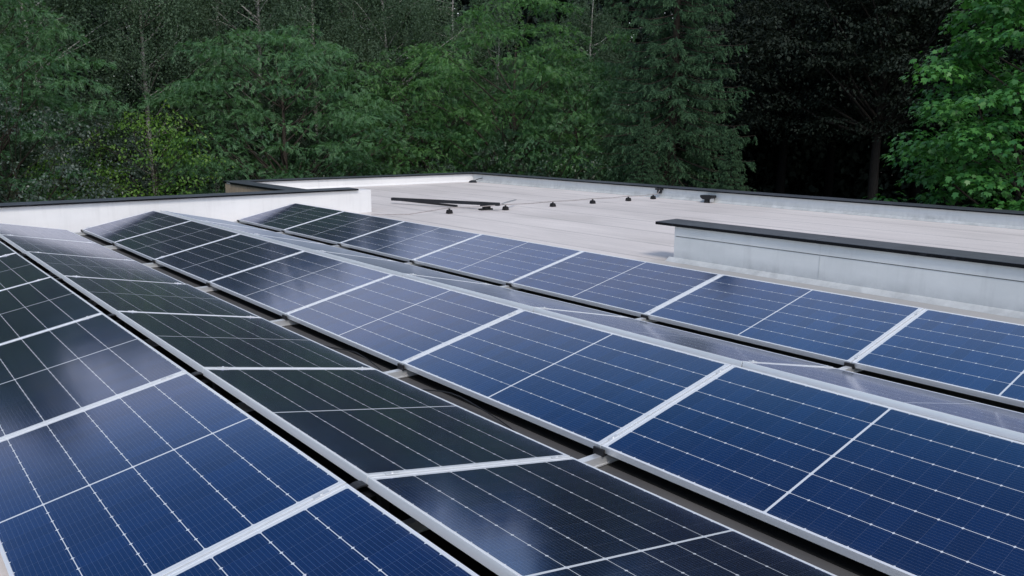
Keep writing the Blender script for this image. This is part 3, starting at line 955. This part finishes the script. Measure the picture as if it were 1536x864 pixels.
# --- oaks over the dark hollow
def oak(seed, H, Rw, z0, nC, per, label, loc):
    rng = np.random.default_rng(seed)
    C, t = crown_points(rng, nC, z0, H, rounded(Rw, .42, .6), .8, .15)
    tr = trunk_path(rng, -.2, H*.8, .24, .02, .06)
    return build_tree('oak_tree', rng, tr, limb_paths(rng, C, tr, 60, .07, 5.0), crown_broad(rng, C, per, .98, .125, .075, .3, .36), L_['oak'], M['shadedbark'], label, 'tree', GO, loc)
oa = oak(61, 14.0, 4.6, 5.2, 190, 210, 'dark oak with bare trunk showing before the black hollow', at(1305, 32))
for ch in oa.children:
    if ch.name.startswith('trunk'):                                  # the one trunk that stands out; the rest carry the hollow's shade in bark colour
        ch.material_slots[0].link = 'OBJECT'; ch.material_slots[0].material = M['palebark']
for px, d, rot, sc, lb in (
        (1165, 33, 1.2, .98, 'dark oak just right of the tall spruce'),
        (1425, 34, 2.4, 1.04, 'dark oak behind the bright maple'),
        (1240, 40, 3.6, 1.06, 'dark oak deep in the hollow, left of the bare trunk'),
        (1370, 42, 4.5, 1.08, 'dark oak deep in the hollow, right of the bare trunk'),
        (1100, 41, 5.2, 1.0, 'dark oak deep behind the tall spruce'),
        (1540, 36, .4, 1.08, 'dark oak deep behind the maple at the right edge'),
        (1305, 50, 2.9, 1.10, 'farthest dark oak in the middle of the hollow'),
        (1700, 30, 1.9, 1.0, 'dark oak beyond the right edge')):
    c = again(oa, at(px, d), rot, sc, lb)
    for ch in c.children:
        if ch.name.startswith('trunk'): ch.material_slots[0].material = M['shadedbark']

# --- the bright maple
rng = np.random.default_rng(71)
C, t = crown_points(rng, 330, .4, 10.6, rounded(2.9, .37, .95), .55, .35)
tr = trunk_path(rng, -.2, 8.6, .13, .02, .05)
build_tree('maple_tree', rng, tr, limb_paths(rng, C, tr, 70, .045), crown_maple(rng, C, 125, .60, .115), L_['maple'], M['bark'],
           'bright green broad leaved maple at the right edge, nearer than the wood', 'tree', None, at(1568, 19.3))

# --- shrubs
def shrub(seed, H, Rw, nC, per, ln, wd, mat, label, loc, z0=.3, flat=.5, up=1.2, scale=1.):
    rng = np.random.default_rng(seed)
    C, t = crown_points(rng, nC, z0, H, rounded(Rw, .5, .5), .9, .25)
    tr = trunk_path(rng, -.2, H*.7, .05, .05, .05)
    return build_tree('shrub', rng, tr, limb_paths(rng, C, tr, 40, .025), crown_broad(rng, C, per, .42, ln, wd, .4, flat, up), mat, M['bark'], label, 'shrub', GS, loc, 0, scale)
s1 = shrub(81, 5.9, 2.1, 170, 60, .085, .045, L_['grey'], 'grey green shrub with pale leaf backs at the left edge', at(48, 22.8), up=.4)
s2 = shrub(82, 5.2, 1.5, 130, 46, .085, .05, L_['lime'], 'yellow green bush behind the white wall, left of the big feathery tree', at(232, 24.0), scale=1.14)
s3 = shrub(83, 4.6, 1.9, 150, 46, .09, .05, L_['under'], 'dark leafy bush under the middle of the wood edge', at(700, 27.9))
again(s2, at(170, 23.0), 2.2, (.85, .85, .62), 'low yellow bush just over the white wall, nearest of the yellow ones')
again(s2, at(118, 25.0), 4.2, .92, 'yellow green bush behind the grey green shrub')
again(s1, at(655, 27.3), 1.0, .70, 'grey green bush below the gap between the feathery crowns')
again(s1, at(140, 26.0), 3.0, .92, 'grey green bush behind the low yellow bush')
again(s3, at(855, 25.2), 2.0, 1.0, 'dark leafy bush at the left foot of the spruce')
again(s3, at(540, 26.3), 3.3, .95, 'dark leafy bush at the right foot of the big feathery tree')
again(s3, at(330, 25.0), 4.6, .92, 'dark leafy bush at the left foot of the big feathery tree')
again(s3, at(785, 27.2), 5.3, 1.12, 'dark leafy bush under the bright green crown')
again(s1, at(745, 27.9), 5.0, .78, 'grey green bush under the bright green crown, right of the dark one')
again(s3, at(1452, 20.0), .9, .66, 'low dark bush at the foot of the bright maple')
again(s3, at(-110, 24.0), 2.7, 1.15, 'dark leafy bush beyond the left edge')

# --- the deeper wood, one mass
rng = np.random.default_rng(91)
n = 18000
a = rng.uniform(R(-18), R(100), n); d = rng.uniform(44, 57, n)
zt = 15.2 + 1.5*np.sin(a*23)+1.1*np.sin(a*51+1)
zt = zt - 0.2*np.exp(-((np.degrees(a)-40)/6.)**2) - 1.5*np.exp(-((np.degrees(a)-56)/1.5)**2)
z = rng.uniform(0, 1, n)**.75*zt
C = np.stack([CAM[0]+d*np.sin(a), CAM[1]+d*np.cos(a), GZ+z], -1)
n = 6500
a = rng.uniform(R(-18), R(100), n); d = rng.uniform(47, 56, n)
C = np.concatenate([C, np.stack([CAM[0]+d*np.sin(a), CAM[1]+d*np.cos(a), GZ+rng.uniform(0, 6.5, n)], -1)])
V, F, T = crown_broad(rng, C, 20, 1.0, .46, .28, .3, .7)
tag(obj('woodland', np_mesh('woodland', V, F, T), L_['wood']), 'dark mass of far woodland behind the trees', 'woodland', kind='stuff')
